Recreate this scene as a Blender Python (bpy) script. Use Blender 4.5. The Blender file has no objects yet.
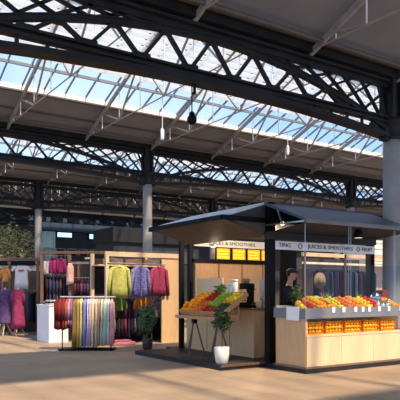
import bpy, bmesh, math, random
from mathutils import Vector, Matrix
random.seed(7)
C = bpy.context.scene.collection
PI = math.pi
AISLE = -math.radians(33.69)          # the clothes aisle runs askew to the market's grid
RV = Vector((.832, -.5547, 0)); FV = Vector((.5547, .832, 0))
def W(s, d, z=0.0):
    v = RV*s + FV*d; v.z = z; return v

# ------------------------------------------------------------------ materials
def lin(c):
    return tuple(((x/255)/12.92 if x/255 <= .04045 else (((x/255)+.055)/1.055)**2.4) for x in c)
MATS = {}
def mat(name, rgb, rough=.6, metal=0.0, var=.12, scale=6.0, emit=0, bump=0.0, rgb2=None, spec=.4):
    if name in MATS: return MATS[name]
    m = bpy.data.materials.new(name); m.use_nodes = True
    nt = m.node_tree; b = nt.nodes['Principled BSDF']
    col = lin(rgb)
    tc = nt.nodes.new('ShaderNodeTexCoord'); nz = nt.nodes.new('ShaderNodeTexNoise')
    nz.inputs['Scale'].default_value = scale; nz.inputs['Detail'].default_value = 5
    nt.links.new(tc.outputs['Object'], nz.inputs['Vector'])
    rp = nt.nodes.new('ShaderNodeValToRGB')
    lo = tuple(c*(1-var) for c in col) if rgb2 is None else lin(rgb2)
    hi = tuple(min(1, c*(1+var)) for c in col) if rgb2 is None else col
    rp.color_ramp.elements[0].position = .35; rp.color_ramp.elements[1].position = .65
    rp.color_ramp.elements[0].color = lo+(1,); rp.color_ramp.elements[1].color = hi+(1,)
    nt.links.new(nz.outputs['Fac'], rp.inputs['Fac']); nt.links.new(rp.outputs['Color'], b.inputs['Base Color'])
    b.inputs['Roughness'].default_value = rough; b.inputs['Metallic'].default_value = metal
    b.inputs['Specular IOR Level'].default_value = spec
    if emit:
        b.inputs['Emission Color'].default_value = col+(1,); b.inputs['Emission Strength'].default_value = emit
    if bump:
        bp = nt.nodes.new('ShaderNodeBump'); bp.inputs['Strength'].default_value = bump
        nt.links.new(nz.outputs['Fac'], bp.inputs['Height']); nt.links.new(bp.outputs['Normal'], b.inputs['Normal'])
    MATS[name] = m; return m
def wood(name, rgb, var=.16, rough=.5, axis=2):
    if name in MATS: return MATS[name]
    m = bpy.data.materials.new(name); m.use_nodes = True
    nt = m.node_tree; b = nt.nodes['Principled BSDF']; col = lin(rgb)
    tc = nt.nodes.new('ShaderNodeTexCoord'); mp = nt.nodes.new('ShaderNodeMapping')
    sc = [9, 9, 9]; sc[axis] = .8; mp.inputs['Scale'].default_value = sc
    nz = nt.nodes.new('ShaderNodeTexNoise'); nz.inputs['Scale'].default_value = 3; nz.inputs['Detail'].default_value = 6
    rp = nt.nodes.new('ShaderNodeValToRGB')
    rp.color_ramp.elements[0].color = tuple(c*(1-var) for c in col)+(1,)
    rp.color_ramp.elements[1].color = tuple(min(1, c*(1+var)) for c in col)+(1,)
    rp.color_ramp.elements[0].position = .3; rp.color_ramp.elements[1].position = .7
    nt.links.new(tc.outputs['Object'], mp.inputs['Vector']); nt.links.new(mp.outputs['Vector'], nz.inputs['Vector'])
    nt.links.new(nz.outputs['Fac'], rp.inputs['Fac']); nt.links.new(rp.outputs['Color'], b.inputs['Base Color'])
    b.inputs['Roughness'].default_value = rough
    MATS[name] = m; return m
def glass(name, tint, refl=.08):
    if name in MATS: return MATS[name]
    m = bpy.data.materials.new(name); m.use_nodes = True
    nt = m.node_tree; nt.nodes.clear()
    o = nt.nodes.new('ShaderNodeOutputMaterial'); mx = nt.nodes.new('ShaderNodeMixShader')
    t = nt.nodes.new('ShaderNodeBsdfTransparent'); g = nt.nodes.new('ShaderNodeBsdfGlossy')
    t.inputs['Color'].default_value = lin(tint)+(1,); g.inputs['Roughness'].default_value = .05
    mx.inputs['Fac'].default_value = refl
    nt.links.new(t.outputs[0], mx.inputs[1]); nt.links.new(g.outputs[0], mx.inputs[2]); nt.links.new(mx.outputs[0], o.inputs[0])
    MATS[name] = m; return m

def frosted(name, rgb):
    m = bpy.data.materials.new(name); m.use_nodes = True; nt = m.node_tree; nt.nodes.clear()
    o = nt.nodes.new('ShaderNodeOutputMaterial'); mx = nt.nodes.new('ShaderNodeMixShader'); mx.inputs['Fac'].default_value = .65
    d = nt.nodes.new('ShaderNodeBsdfDiffuse'); t = nt.nodes.new('ShaderNodeBsdfTranslucent')
    d.inputs['Color'].default_value = lin(rgb)+(1,); t.inputs['Color'].default_value = lin(rgb)+(1,)
    nt.links.new(d.outputs[0], mx.inputs[1]); nt.links.new(t.outputs[0], mx.inputs[2]); nt.links.new(mx.outputs[0], o.inputs[0]); return m
FROST = frosted('frosted_louvre', (245, 245, 245))
def floor_mat():
    m = bpy.data.materials.new('stone_paving'); m.use_nodes = True
    nt = m.node_tree; b = nt.nodes['Principled BSDF']
    tc = nt.nodes.new('ShaderNodeTexCoord')
    br = nt.nodes.new('ShaderNodeTexBrick'); br.inputs['Scale'].default_value = 1.0
    br.inputs['Brick Width'].default_value = 1.2; br.inputs['Row Height'].default_value = .8
    br.inputs['Mortar Size'].default_value = .012
    br.inputs['Color1'].default_value = lin((156, 133, 110))+(1,); br.inputs['Color2'].default_value = lin((164, 140, 115))+(1,)
    br.inputs['Mortar'].default_value = lin((142, 121, 100))+(1,)
    nz = nt.nodes.new('ShaderNodeTexNoise'); nz.inputs['Scale'].default_value = .9; nz.inputs['Detail'].default_value = 8
    rp = nt.nodes.new('ShaderNodeValToRGB')
    rp.color_ramp.elements[0].position = .3; rp.color_ramp.elements[0].color = (.72, .72, .74, 1)
    rp.color_ramp.elements[1].position = .7; rp.color_ramp.elements[1].color = (1, 1, 1, 1)
    mx = nt.nodes.new('ShaderNodeMix'); mx.data_type = 'RGBA'; mx.blend_type = 'MULTIPLY'; mx.inputs['Factor'].default_value = 1
    nt.links.new(tc.outputs['Object'], br.inputs['Vector']); nt.links.new(tc.outputs['Object'], nz.inputs['Vector'])
    nt.links.new(nz.outputs['Fac'], rp.inputs['Fac'])
    nt.links.new(br.outputs['Color'], mx.inputs['A']); nt.links.new(rp.outputs['Color'], mx.inputs['B'])
    nt.links.new(mx.outputs['Result'], b.inputs['Base Color'])
    b.inputs['Roughness'].default_value = .62; b.inputs['Specular IOR Level'].default_value = .3
    return m

IRON = mat('dark_iron_paint', (33, 31, 29), .55, var=.3, scale=2, spec=.25)
COLM = mat('grey_column_paint', (140, 136, 130), .5, var=.12, scale=2)
BEIGE = mat('pale_steel_paint', (152, 142, 132), .55, var=.1)
DARKST = mat('brown_steel_paint', (92, 84, 76), .6, var=.1)
ROOFB = mat('roof_lining_board', (124, 123, 124), .8, var=.06, scale=1.5)
WHITE = mat('white_paint', (232, 230, 224), .5, var=.04)
BLACK = mat('black_metal', (10, 9, 9), .55, var=.2, spec=.15)
BLACKW = mat('black_boards', (34, 32, 31), .6, var=.25, scale=4)
PLY = wood('pale_plywood', (226, 194, 150), .07)
PLYD = wood('tan_plywood', (205, 166, 120), .10)
OAK = wood('oak_timber', (190, 140, 92), .18)
DKWOOD = wood('dark_timber', (96, 68, 48), .25)
ROOFK = mat('glare_grey_felt', (196, 196, 198), .55, var=.12, scale=5)  # pale grey carries the sky glare on the left roof slope
ROOFN = mat('slate_blue_roofing', (58, 64, 76), .55, var=.12, scale=5)
SOFF = mat('bounce_lit_soffit_board', (84, 74, 64), .6, var=.15, scale=3)  # brown of warm sun bounce put into the board colour
GREYB = mat('grey_laminate', (150, 150, 150), .5, var=.06)
GLASS = glass('clear_glass', (236, 244, 246), .08)
SCREEN = glass('blue_tinted_glass', (240, 245, 249), .012)
ROOFGL = glass('roof_glass', (250, 250, 249), .03)
PAPER = mat('white_paper', (238, 238, 236), .7, var=.02)
LEAF = mat('dark_leaf', (48, 78, 40), .5, var=.35, scale=8)
SIGNW = mat('pale_sign_board', (238, 237, 232), .55, var=.04)
INK = mat('sign_ink', (40, 40, 42), .6, var=.1)
CHROME = mat('brushed_chrome', (200, 200, 205), .2, 1.0, var=.06)
HOOK = mat('hook_steel', (190, 190, 190), .3, 1.0, var=.05)
SKIN = mat('skin', (196, 142, 112), .5, var=.05)

# ------------------------------------------------------------------ mesh builder
class MB:
    def __init__(s): s.bm = bmesh.new()
    def _add(s, vs, fs):
        v = [s.bm.verts.new(p) for p in vs]
        for f in fs:
            try: s.bm.faces.new([v[i] for i in f])
            except ValueError: pass
    def box(s, c, d, rz=0.0, m=None):
        x, y, z = d[0]/2, d[1]/2, d[2]/2
        M = Matrix.Translation(c) @ (m or Matrix.Rotation(rz, 4, 'Z'))
        vs = [M @ Vector(p) for p in ((-x,-y,-z),(x,-y,-z),(x,y,-z),(-x,y,-z),(-x,-y,z),(x,-y,z),(x,y,z),(-x,y,z))]
        s._add(vs, ((3,2,1,0),(4,5,6,7),(0,1,5,4),(1,2,6,5),(2,3,7,6),(3,0,4,7))); return s
    def b2(s, a, b): return s.box([(a[i]+b[i])/2 for i in range(3)], [abs(b[i]-a[i]) for i in range(3)])
    def bar(s, p, q, w, h=None, up=(0,0,1)):
        p = Vector(p); q = Vector(q); h = h or w; d = (q-p).normalized()
        u = Vector(up)
        if abs(d.dot(u)) > .98: u = Vector((0,1,0))
        r = d.cross(u).normalized(); u = r.cross(d)
        vs = []
        for e in (p, q):
            for a, b in ((-1,-1),(1,-1),(1,1),(-1,1)): vs.append(e + r*a*w/2 + u*b*h/2)
        s._add(vs, ((3,2,1,0),(4,5,6,7),(0,1,5,4),(1,2,6,5),(2,3,7,6),(3,0,4,7))); return s
    def tube(s, pts, r, n=8):
        pts = [Vector(p) for p in pts]; rs = r if isinstance(r, (list, tuple)) else [r]*len(pts)
        vs = []; fs = []; ref = None
        for i, p in enumerate(pts):
            d = (pts[min(i+1, len(pts)-1)] - pts[max(i-1, 0)]).normalized()
            if ref is None: ref = Vector((0,0,1)) if abs(d.z) < .9 else Vector((1,0,0))
            a = d.cross(ref).normalized(); b = a.cross(d); ref = b if abs(b.dot(d)) < .9 else ref
            for k in range(n):
                t = 2*PI*k/n; vs.append(p + (a*math.cos(t) + b*math.sin(t))*rs[i])
        for i in range(len(pts)-1):
            for k in range(n):
                k2 = (k+1) % n; fs.append((i*n+k, i*n+k2, (i+1)*n+k2, (i+1)*n+k))
        fs.append(tuple(range(n-1, -1, -1))); fs.append(tuple((len(pts)-1)*n+k for k in range(n)))
        s._add(vs, fs); return s
    def lathe(s, c, prof, n=16, sq=1.0):
        c = Vector(c); vs = []; fs = []
        for r, z in prof:
            for k in range(n):
                t = 2*PI*k/n; vs.append(c + Vector((r*math.cos(t), r*sq*math.sin(t), z)))
        for i in range(len(prof)-1):
            for k in range(n):
                k2 = (k+1) % n; fs.append((i*n+k, i*n+k2, (i+1)*n+k2, (i+1)*n+k))
        fs.append(tuple(range(n-1, -1, -1))); fs.append(tuple((len(prof)-1)*n+k for k in range(n)))
        s._add(vs, fs); return s
    def ball(s, c, r, n=10):
        rr = r if isinstance(r, (list, tuple)) else (r, r, r); vs = []; fs = []; c = Vector(c)
        for i in range(1, n//2+1):
            a = PI*i/(n//2+1)
            for k in range(n):
                t = 2*PI*k/n; vs.append(c + Vector((rr[0]*math.sin(a)*math.cos(t), rr[1]*math.sin(a)*math.sin(t), rr[2]*math.cos(a))))
        m = n//2; top = len(vs); vs.append(c+Vector((0,0,rr[2]))); vs.append(c-Vector((0,0,rr[2])))
        for i in range(m-1):
            for k in range(n):
                k2 = (k+1) % n; fs.append((i*n+k, (i+1)*n+k, (i+1)*n+k2, i*n+k2))
        for k in range(n):
            k2 = (k+1) % n; fs.append((top, k, k2)); fs.append((top+1, (m-1)*n+k2, (m-1)*n+k))
        s._add(vs, fs); return s
    def prism(s, poly, vec):
        n = len(poly); vec = Vector(vec); vs = [Vector(p) for p in poly] + [Vector(p)+vec for p in poly]
        fs = [tuple(range(n-1, -1, -1)), tuple(range(n, 2*n))] + [(i, (i+1) % n, n+(i+1) % n, n+i) for i in range(n)]
        s._add(vs, fs); return s
    def rings(s, rings):
        n = len(rings[0]); vs = [p for r in rings for p in r]; fs = []
        for i in range(len(rings)-1):
            for k in range(n):
                k2 = (k+1) % n; fs.append((i*n+k, i*n+k2, (i+1)*n+k2, (i+1)*n+k))
        fs.append(tuple(range(n-1, -1, -1))); fs.append(tuple((len(rings)-1)*n+k for k in range(n)))
        s._add(vs, fs); return s
    def build(s, name, m, parent=None, smooth=False, bevel=0):
        bmesh.ops.recalc_face_normals(s.bm, faces=s.bm.faces[:])
        me = bpy.data.meshes.new(name); s.bm.to_mesh(me); s.bm.free(); me.materials.append(m)
        if smooth:
            for p in me.polygons: p.use_smooth = True
        o = bpy.data.objects.new(name, me); C.objects.link(o)
        if parent: o.parent = parent
        if bevel:
            md = o.modifiers.new('edge', 'BEVEL'); md.width = bevel; md.segments = 2
        return o
def tag(o, label, cat, group=None, kind=None):
    o['label'] = label; o['category'] = cat
    if group: o['group'] = group
    if kind: o['kind'] = kind
    return o
def thing(name, label, cat, loc=(0,0,0), rz=0.0, group=None, kind=None):
    o = bpy.data.objects.new(name, None); C.objects.link(o); o.empty_display_size = .1
    o.location = loc; o.rotation_euler = (0,0,rz); return tag(o, label, cat, group, kind)
def struct(o): o['kind'] = 'structure'; return o
def copy_tree(o, parent=None):
    c = o.copy(); C.objects.link(c); c.parent = parent
    for ch in list(o.children): copy_tree(ch, c)
    return c
def copy_to(o, loc, rz=0.0, label=None, group=None):
    c = copy_tree(o); c.location = loc; c.rotation_euler = (0,0,rz)
    if label: c['label'] = label
    if group: c['group'] = group
    return c
def text(name, body, size, m, parent, loc, rot, ext=.002, width=None, sp=1.0):
    cu = bpy.data.curves.new(name, 'FONT'); cu.body = body; cu.size = size; cu.extrude = ext; cu.space_character = sp
    cu.align_x = 'LEFT'; cu.align_y = 'CENTER'
    t = bpy.data.objects.new('tmp', cu); C.objects.link(t)
    bpy.context.view_layer.update()
    me = bpy.data.meshes.new_from_object(t.evaluated_get(bpy.context.evaluated_depsgraph_get()))
    bpy.data.objects.remove(t); me.materials.clear(); me.materials.append(m)
    xs = [v.co.x for v in me.vertices]; w0 = max(xs)-min(xs)
    if width:
        for v in me.vertices: v.co.x *= width/w0
    o = bpy.data.objects.new(name, me); C.objects.link(o); o.parent = parent
    o.location = loc; o.rotation_euler = rot; return o

# ================================================================== SETTING
struct(MB().b2((-10,-8,-.2),(60,60,0)).build('floor', floor_mat()))

# roof: ridge-and-furrow bays running along X
VAL = [(-2.66, 6.8), (9.5, 6.80), (21.66, 7.52), (34.0, 7.95), (46.0, 8.1)]
X0, X1 = -8, 54
GLZ = 2.0           # opaque lower part of each slope
wn = 0
def slope(ya, za, yb, zb, opaque, bars, louv=None):
    """one roof slope from valley (ya,za) up to ridge (yb,zb): lining boards low down, glazing above"""
    global wn
    L = abs(yb-ya); f = min(1, opaque/L)
    ym, zm = ya+(yb-ya)*f, za+(zb-za)*f
    c = MB(); t = .12
    c.prism([(X0,ya,za),(X0,ym,zm),(X0,ym,zm+t),(X0,ya,za+t)], (X1-X0,0,0))
    struct(c.build('ceiling', ROOFB))
    p = MB()
    for q in (.06, .5, .94):                     # dark purlins under the lining
        y, z = ya+(ym-ya)*q, za+(zm-za)*q
        p.bar((X0,y,z-.03),(X1,y,z-.03), .07, .07)
    wn += 1
    struct(p.build('trim_%d' % wn, DARKST))
    if f < 1:
        g = MB(); n = Vector((0, -(zb-za), (yb-ya))).normalized()*.02
        if n.z < 0: n = -n
        g.prism([(X0,ym,zm),(X0,yb,zb),(X0,yb,zb+.02),(X0,ym,zm+.02)], (X1-X0,0,0))
        w = struct(g.build('window_%d' % wn, ROOFGL))
        b = MB(); x = X0
        while x < X1:
            b.bar((x,ym,zm+.05),(x,yb,zb+.05), .035, .07); x += .74
        for q in bars:
            y, z = ym+(yb-ym)*q, zm+(zb-zm)*q
            b.bar((X0,y,z-.06),(X1,y,z-.06), .07, .09)
        b.build('glazing_bar', mat('grey_glazing_bar', (120, 126, 134), .5), w)
        k = MB(); k.bar((X0,ym,zm+.0),(X1,ym,zm+.0), .16, .16); k.build('glare_strip', WHITE, w)  # white strip standing in for glare along the lower edge of the glazing
        if louv:
            lv = MB(); q = louv[0]
            while q < louv[1]:
                y, z = ym+(yb-ym)*q, zm+(zb-zm)*q
                lv.bar((X0,y,z-.16),(X1,y,z-.16), .20, .02, up=(0,.35,1)); q += louv[2]
            lv.build('louvre', FROST, w)
RIDGE = [(3.4, 9.2), (15.6, 9.78), (27.8, 10.3), (40.0, 10.6)]
for i, (yr, zr) in enumerate(RIDGE):
    (ya, za), (yb, zb) = VAL[i], VAL[i+1]
    slope(ya, za, yr, zr, .9 if i else 3.3, (.5, 1) if i else (), None)
    if i == 0: slope(yb, zb, yr, zr, 5.0, (), None)
    else: slope(yb, zb, yr, zr, GLZ if i < 3 else 4.0, (.28, .62, 1), (.42, 1.0, .062))
gut = MB()
for i, (y, z) in enumerate(VAL[1:4]):
    g = MB(); g.b2((X0,y-.22,z-.12),(X1,y+.22,z+.1))
    struct(g.build('trim_%d' % (20+i), IRON))
    g = MB(); g.tube([(X0,y-.5,z+.02),(X1,y-.5,z+.02)], .05); struct(g.build('trim_%d' % (30+i), DARKST))

# far end of the hall
DARKW = mat('dark_shopfront', (44, 47, 54), .5, var=.3, scale=1)
wb = struct(MB().b2((-10,46.2,0),(60,46.6,6.7)).b2((-10,46.2,7.5),(60,46.6,9)).build('wall_back', mat('far_wall_plaster', (66, 64, 62), .8)))
wg = struct(MB().b2((-10,46.3,6.7),(60,46.34,7.5)).build('window_20', glass('grey_dimming_glass', (150, 150, 146), .03)))  # end-wall glass tinted grey to dim the sky behind it
m = MB(); [m.b2((-10+1.4*q,46.2,6.7),(-9.0+1.4*q,46.4,7.5)) for q in range(50)]; m.build('mullion', DARKST, wg)
struct(MB().b2((54,-8,0),(54.4,46.6,9)).build('wall_right', mat('pale_far_wall', (170, 165, 158), .8)))

# ---- roof trusses (rafter pair, tie, hangers, struts)
DIMST = mat('dimmed_pale_steel', (118, 112, 106), .6, var=.1)  # pale steel darkened in its colour for the dim far bays
def roof_truss(x, bay, label, group):
    BE = BEIGE if bay < 2 else DIMST
    (ya, za), (yb, zb) = VAL[bay], VAL[bay+1]; yr, zr = RIDGE[bay]
    zt = zb - .06
    t = thing('roof_truss', label, 'roof truss', (x, yb, zt), 0, group)
    def zr_at(y): return (zb+(zr-zb)*(yb-y)/(yb-yr) if y > yr else za+(zr-za)*(y-ya)/(yr-ya)) - .12
    L = lambda y, z: (0, y-yb, z-zt)
    r = MB(); r.bar(L(yb-.1, zb-.12), L(yr, zr-.12), .07, .13); r.bar(L(ya+.1, za-.12), L(yr, zr-.12), .07, .13)
    r.build('rafter', BE, t)
    ye = ya + (yr-ya)*max(0.02, (zt-za+.12)/(zr-za))
    MB().tube([L(yb-.15, zt), L(ye, zt)], .02, 6).build('tie_rod', BE, t)
    n = yb-yr
    for q in (.14, .27, .5, .75, 1.0, 1.27, 1.5):
        y = yb - n*q
        if zr_at(y) - zt > .1: MB().tube([L(y, zt), L(y, zr_at(y))], .018, 5).build('hanger_rod', WHITE, t)
    for a, b in ((.27, .10), (.5, .27), (.5, .75), (1.0, .75), (1.0, 1.25), (1.5, 1.25)):
        MB().bar(L(yb-n*a, zt), L(yb-n*b, zr_at(yb-n*b)), .05, .05).build('strut', BE, t)
    return t
XS = [6.14, 9.1, 11.95, 14.95, 17.9, 20.85]
nth = ['first', 'second', 'third', 'fourth', 'fifth', 'sixth']
for i, x in enumerate(XS):
    roof_truss(x, 1, 'pale steel roof truss under the long skylight, %s from the left' % nth[i], 'roof trusses under the long skylight')
for i, x in enumerate((6.14, 9.1, 11.95)):
    roof_truss(x, 0, 'brownish roof rafter and tie rod above the near girder, %s from the left' % nth[i], 'roof trusses above the near girder')
for i, x in enumerate((6.14, 9.1, 11.95, 14.95, 17.9, 20.85, 23.8, 26.7, 29.6, 32.5)):
    roof_truss(x, 2, 'pale slender roof truss behind the second row of columns', 'roof trusses behind the second girder line')
for i, x in enumerate((9.1, 11.95, 14.95, 17.9, 20.85, 23.8, 26.7, 29.6, 32.5, 35.4)):
    roof_truss(x, 3, 'pale roof truss in the farthest roof bay of the hall', 'roof trusses in the farthest bay')

# ---- arched lattice girders
def girder(xa, xb, y, dz, label):
    L = xb-xa; cx = L/2; zb0 = 5.42; kk = 1.0/(cx-.15)**2
    t = thing('lattice_girder', label, 'girder', (xa, y, zb0+dz))
    P = lambda x, z: (x, 0, z-zb0)
    zbot = lambda x: 5.58 - .26*kk*(x-cx)**2
    zarc = lambda x: 6.43 - .98*kk*(x-cx)**2
    N = 28
    xs = [.2+(L-.4)*i/N for i in range(N+1)]
    m = MB()
    m.bar(P(.15, 5.75), P(L-.15, 5.75), .22, .045); m.bar(P(.15, 5.65), P(L-.15, 5.65), .18, .045); m.bar(P(.15, 5.70), P(L-.15, 5.70), .06, .11)
    for k in range(int(L/.35)):
        x = .4+k*.35
        m.ball((x, -.11, 5.75-zb0), .022, 6)
    m.build('bottom_chord', IRON, t)
    m = MB()                           # lower curved rib that meets the chord at midspan
    for i in range(N):
        a, b = xs[i], xs[i+1]; m.bar(P(a, zbot(a)), P(b, zbot(b)), .24, .09); m.bar(P(a, zbot(a)-.055), P(b, zbot(b)-.055), .30, .025)
    for k in range(5):
        for x in (.55+.5*k, L-.55-.5*k): m.bar(P(x, zbot(x)), P(x, 5.66), .06, .05)
    m.build('lower_rib', IRON, t)
    m = MB()
    for i in range(N):
        a, b = xs[i], xs[i+1]; m.bar(P(a, zarc(a)), P(b, zarc(b)), .12, .09); m.bar(P(a, zarc(a)+.055), P(b, zarc(b)+.055), .16, .025)
    m.build('arch_rib', IRON, t)
    m = MB(); m.bar(P(.1, 6.60), P(L-.1, 6.60), .30, .06); m.bar(P(.1, 6.52), P(L-.1, 6.52), .10, .12)
    m.build('top_chord', IRON, t)
    m = MB(); n = 8                    # W web between chord and arch
    for i in range(n):
        a = 1.2+(L-2.4)*i/n; b = 1.2+(L-2.4)*(i+1)/n; c = (a+b)/2
        m.bar(P(a, zarc(a)), P(c, 5.74), .085, .06); m.bar(P(c, 5.74), P(b, zarc(b)), .085, .06)
        m.box(P(c, 5.80), (.34, .12, .09)); m.box(P(a, zarc(a)-.05), (.22, .10, .08))
    m.build('web_lattice', IRON, t)
    st_ = .60
    for q in (0, 1):                   # crossed lattice in the two spandrels
        m = MB(); X = (lambda v: v) if q == 0 else (lambda v: L-v)
        zl = lambda v: min(zarc(min(max(v, .15), L)), 6.46)
        for k in range(-1, 7):
            a = .12+st_*k
            for (u, v) in ((a, a+st_*1.6), (a+st_*1.6, a)):
                # bar from the top chord at u down to the rib at v
                if u < .05: continue
                vv = max(v, .1)
                if zl(vv) < 6.42: m.bar(P(X(u), 6.48), P(X(vv), zl(vv)), .075, .05)
        m.build('spandrel_lattice', IRON, t)
    return t
girder(1.3, 11.9, 9.5, 0, 'near dark iron arched girder crossing the top of the picture to the big right column')
girder(11.9, 22.5, 9.5, 0, 'dark iron girder carrying on past the big column at the right edge')
girder(-.1, 11.9, 21.66, .72, 'dark iron arched girder meeting the middle column from the left')
girder(11.9, 23.9, 21.66, .72, 'dark iron arched girder right of the middle column, above the fruit kiosk')
girder(23.9, 35.9, 21.66, .72, 'dark iron girder beyond the small column at far right, ending behind the big column')
girder(-.5, 11.5, 34.0, 1.1, 'distant dark girder left of the far left column, above the tree')
girder(11.5, 23.7, 34.0, 1.1, 'distant dark girder right of the far left column, above the dark shopfront')
girder(23.7, 35.9, 34.0, 1.1, 'distant dark girder seen above the ridge of the fruit kiosk')
girder(35.9, 47.9, 34.0, 1.1, 'farthest dark girder on the right, low behind the big column')

girder(11.5, 23.7, 46.05, 1.3, 'farthest girder line at the end wall, low above the left shopfront')
girder(23.7, 35.9, 46.05, 1.3, 'farthest girder line at the end wall, seen over the kiosk roof')
def column(x, y, dz, label, r=.19):
    t = thing('iron_column', label, 'column', (x, y, 0), kind='thing'); h = 5.25+dz
    m = MB(); m.lathe((0,0,0), [(r*1.7,0),(r*1.7,.25),(r*1.35,.32),(r*1.15,.5),(r*1.08,.55),(r*.98,h-.25),(r*.98,h)], 24)
    m.build('shaft', COLM, t, True)
    m = MB(); m.lathe((0,0,h), [(r*1.0,-.02),(r*1.15,.0),(r*1.15,.06),(r*1.05,.09),(r*1.1,.3),(r*1.4,.36),(r*1.45,.45),(r*1.2,.5)], 24)
    m.build('capital', IRON, t, True)
    m = MB(); z0, z1 = h+.45, 6.78+dz
    for sx in (-1,1):
        for sy in (-1,1): m.box((sx*r*.75, sy*r*.75, (z0+z1)/2), (r*.5, r*.5, z1-z0))
    m.box((0,0,(z0+z1)/2), (r*1.1, r*1.1, z1-z0)); m.box((0,0,z1-.04), (r*2.3, r*2.3, .08))
    m.build('upper_post', IRON, t)
    for s in (-1,1):
        m = MB(); m.bar((s*r*.9,0,h-.02),(s*.75,0,h+.28), .12, .1); m.box((s*r*1.25,0,h+.1), (.16,.2,.3)); m.build('bracket', IRON, t)
    return t
column(11.9, 9.5, 0, 'big grey iron column at the right edge beside the fruit kiosk', .205)
column(11.85, 21.66, .72, 'grey iron column in the middle behind the clothes stall with three shirts', .19)
column(23.9, 21.66, .72, 'small dark column top at right between the two girders', .19)
column(11.45, 34.0, 1.1, 'grey iron column at far left in front of the tree', .2)
column(23.7, 34.0, 1.1, 'distant column behind the grey roof slope of the kiosk', .2)
column(35.9, 34.0, 1.1, 'distant column behind the right half of the kiosk roof', .2)

# ---- hanging lamps on the tie rods
def globe(loc, zr):
    t = thing('pendant_globe', 'black globe hanging on a rod from the near girder, centre of the roof', 'lamp', loc)
    MB().tube([(0,0,.12),(0,0,zr)], .012, 6).build('rod', BLACK, t)
    m = MB(); m.ball((0,0,0), .095, 16); m.lathe((0,0,.08), [(.06,0),(.05,.05),(.02,.08)], 12); m.build('globe', BLACK, t, True)
    MB().tube([(0,0,.5),(.06,0,.5),(.06,0,.9)], .03, 6).build('cable_box', BLACK, t)
globe((6.15, 9.5, 4.83), .72)
def tubelamp(loc, zr, label):
    t = thing('pendant_spotlight', label, 'lamp', loc)
    MB().tube([(0,0,.2),(0,0,zr)], .012, 6).build('rod', WHITE, t)
    MB().lathe((0,0,-.14), [(.05,0),(.055,.05),(.055,.3),(.03,.34)], 12).build('lamp_body', WHITE, t, True)
tubelamp((9.1, 15.7, 6.3), 1.25, 'white cylinder spotlight on a rod left of the black globe')
tubelamp((14.95, 16.6, 6.75), .8, 'white cylinder spotlight on a rod above the ridge of the fruit kiosk')

# ================================================================== DISTANT SHOPS
t = thing('shop_pavilion', 'dark two-storey shopfront with lit blue screens behind the left clothes stalls', 'shop', (12.5, 37.0, 0))
MB().b2((0,.3,0),(14,3.0,5.5)).build('wall', DARKW, t)
MB().b2((-.1,-.1,5.45),(14,.3,5.95)).build('fascia', mat('blue_grey_fascia', (52, 66, 88), .5), t)
MB().b2((.05,.1,2.2),(1.1,.3,5.4)).build('teal_panel', mat('pale_teal_glass_panel', (176, 214, 208), .35), t)
m = MB()
for k in range(3): m.b2((.05+.34*k,.06,2.2),(.09+.34*k,.1,5.4))
m.build('mullion', WHITE, t)
SCR = mat('lit_blue_screen', (176, 208, 240), .4, var=.04, emit=1.6)
for xa, xb, za, zb in ((1.25,2.2,5.08,5.36),(3.45,4.15,5.06,5.36)):
    f = MB().b2((xa-.05,.12,za-.05),(xb+.05,.3,zb+.05)).build('screen_frame', BLACK, t)
    MB().b2((xa,.08,za),(xb,.12,zb)).build('screen', SCR, f)
for k in range(6):
    xa = .35+.78*k; f = MB()
    for a, b in (((xa,.05,3.5),(xa+.05,.15,4.35)),((xa+.6,.05,3.5),(xa+.65,.15,4.35)),((xa,.05,4.3),(xa+.65,.15,4.35)),((xa,.05,3.5),(xa+.65,.15,3.55))): f.b2(a, b)
    w = f.build('window_frame', mat('grey_window_frame', (150,150,150), .5), t)
    MB().b2((xa+.05,.09,3.55),(xa+.6,.11,4.3)).build('pane', GLASS, w)
t = thing('exhibition_booth', 'tall plain dark grey booth left of the middle column, behind the shirts', 'booth', (14.3, 30, 0))
MB().b2((0,0,0),(5.6,2.4,4.3)).build('wall', mat('booth_grey', (44,45,48), .6), t)
MB().b2((-.1,-.15,4.3),(5.7,2.5,5.1)).build('roof_band', mat('booth_charcoal', (30,30,32), .6), t)
MB().b2((2.4,-.05,3.2),(5.3,0,3.9)).build('window_band', mat('booth_glass', (66,74,84), .3), t)
m = MB().b2((3.9,-.08,3.15),(4.5,-.04,3.45)); m.build('notice_panel', PAPER, t)

def leaf_cloud(n, c, r, size, rnd):
    m = MB()
    for _ in range(n):
        while True:
            p = Vector((rnd.uniform(-1,1), rnd.uniform(-1,1), rnd.uniform(-1,1)))
            if p.length < 1: break
        p = Vector((p.x*r[0], p.y*r[1], p.z*r[2]))+Vector(c)
        a = Vector((rnd.uniform(-1,1), rnd.uniform(-1,1), rnd.uniform(-.6,.6))).normalized()
        b = a.cross(Vector((rnd.uniform(-1,1), rnd.uniform(-1,1), rnd.uniform(-1,1)))).normalized()
        L = size*rnd.uniform(.7,1.3); w = L*.3; nn = a.cross(b)*L*.06
        m._add([p-a*L/2, p+b*w/2+nn, p+a*L/2, p-b*w/2+nn], ((0,1,2,3),))
    return m
rnd = random.Random(3)
t = thing('tree', 'leafy tree with sunlit leaves at the far left behind the stalls', 'tree', (10.5, 36.3, 0))
MB().tube([(0,0,0),(.05,0,1.5),(0,.1,3),(.1,0,4.4)], [.16,.13,.1,.05], 8).build('trunk', DKWOOD, t)
leaf_cloud(1500, (-.1,0,3.9), (2.0,1.2,1.75), .27, rnd).build('foliage', mat('sunlit_leaf', (158,156,100), .5, var=.5, scale=3), t)

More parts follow.
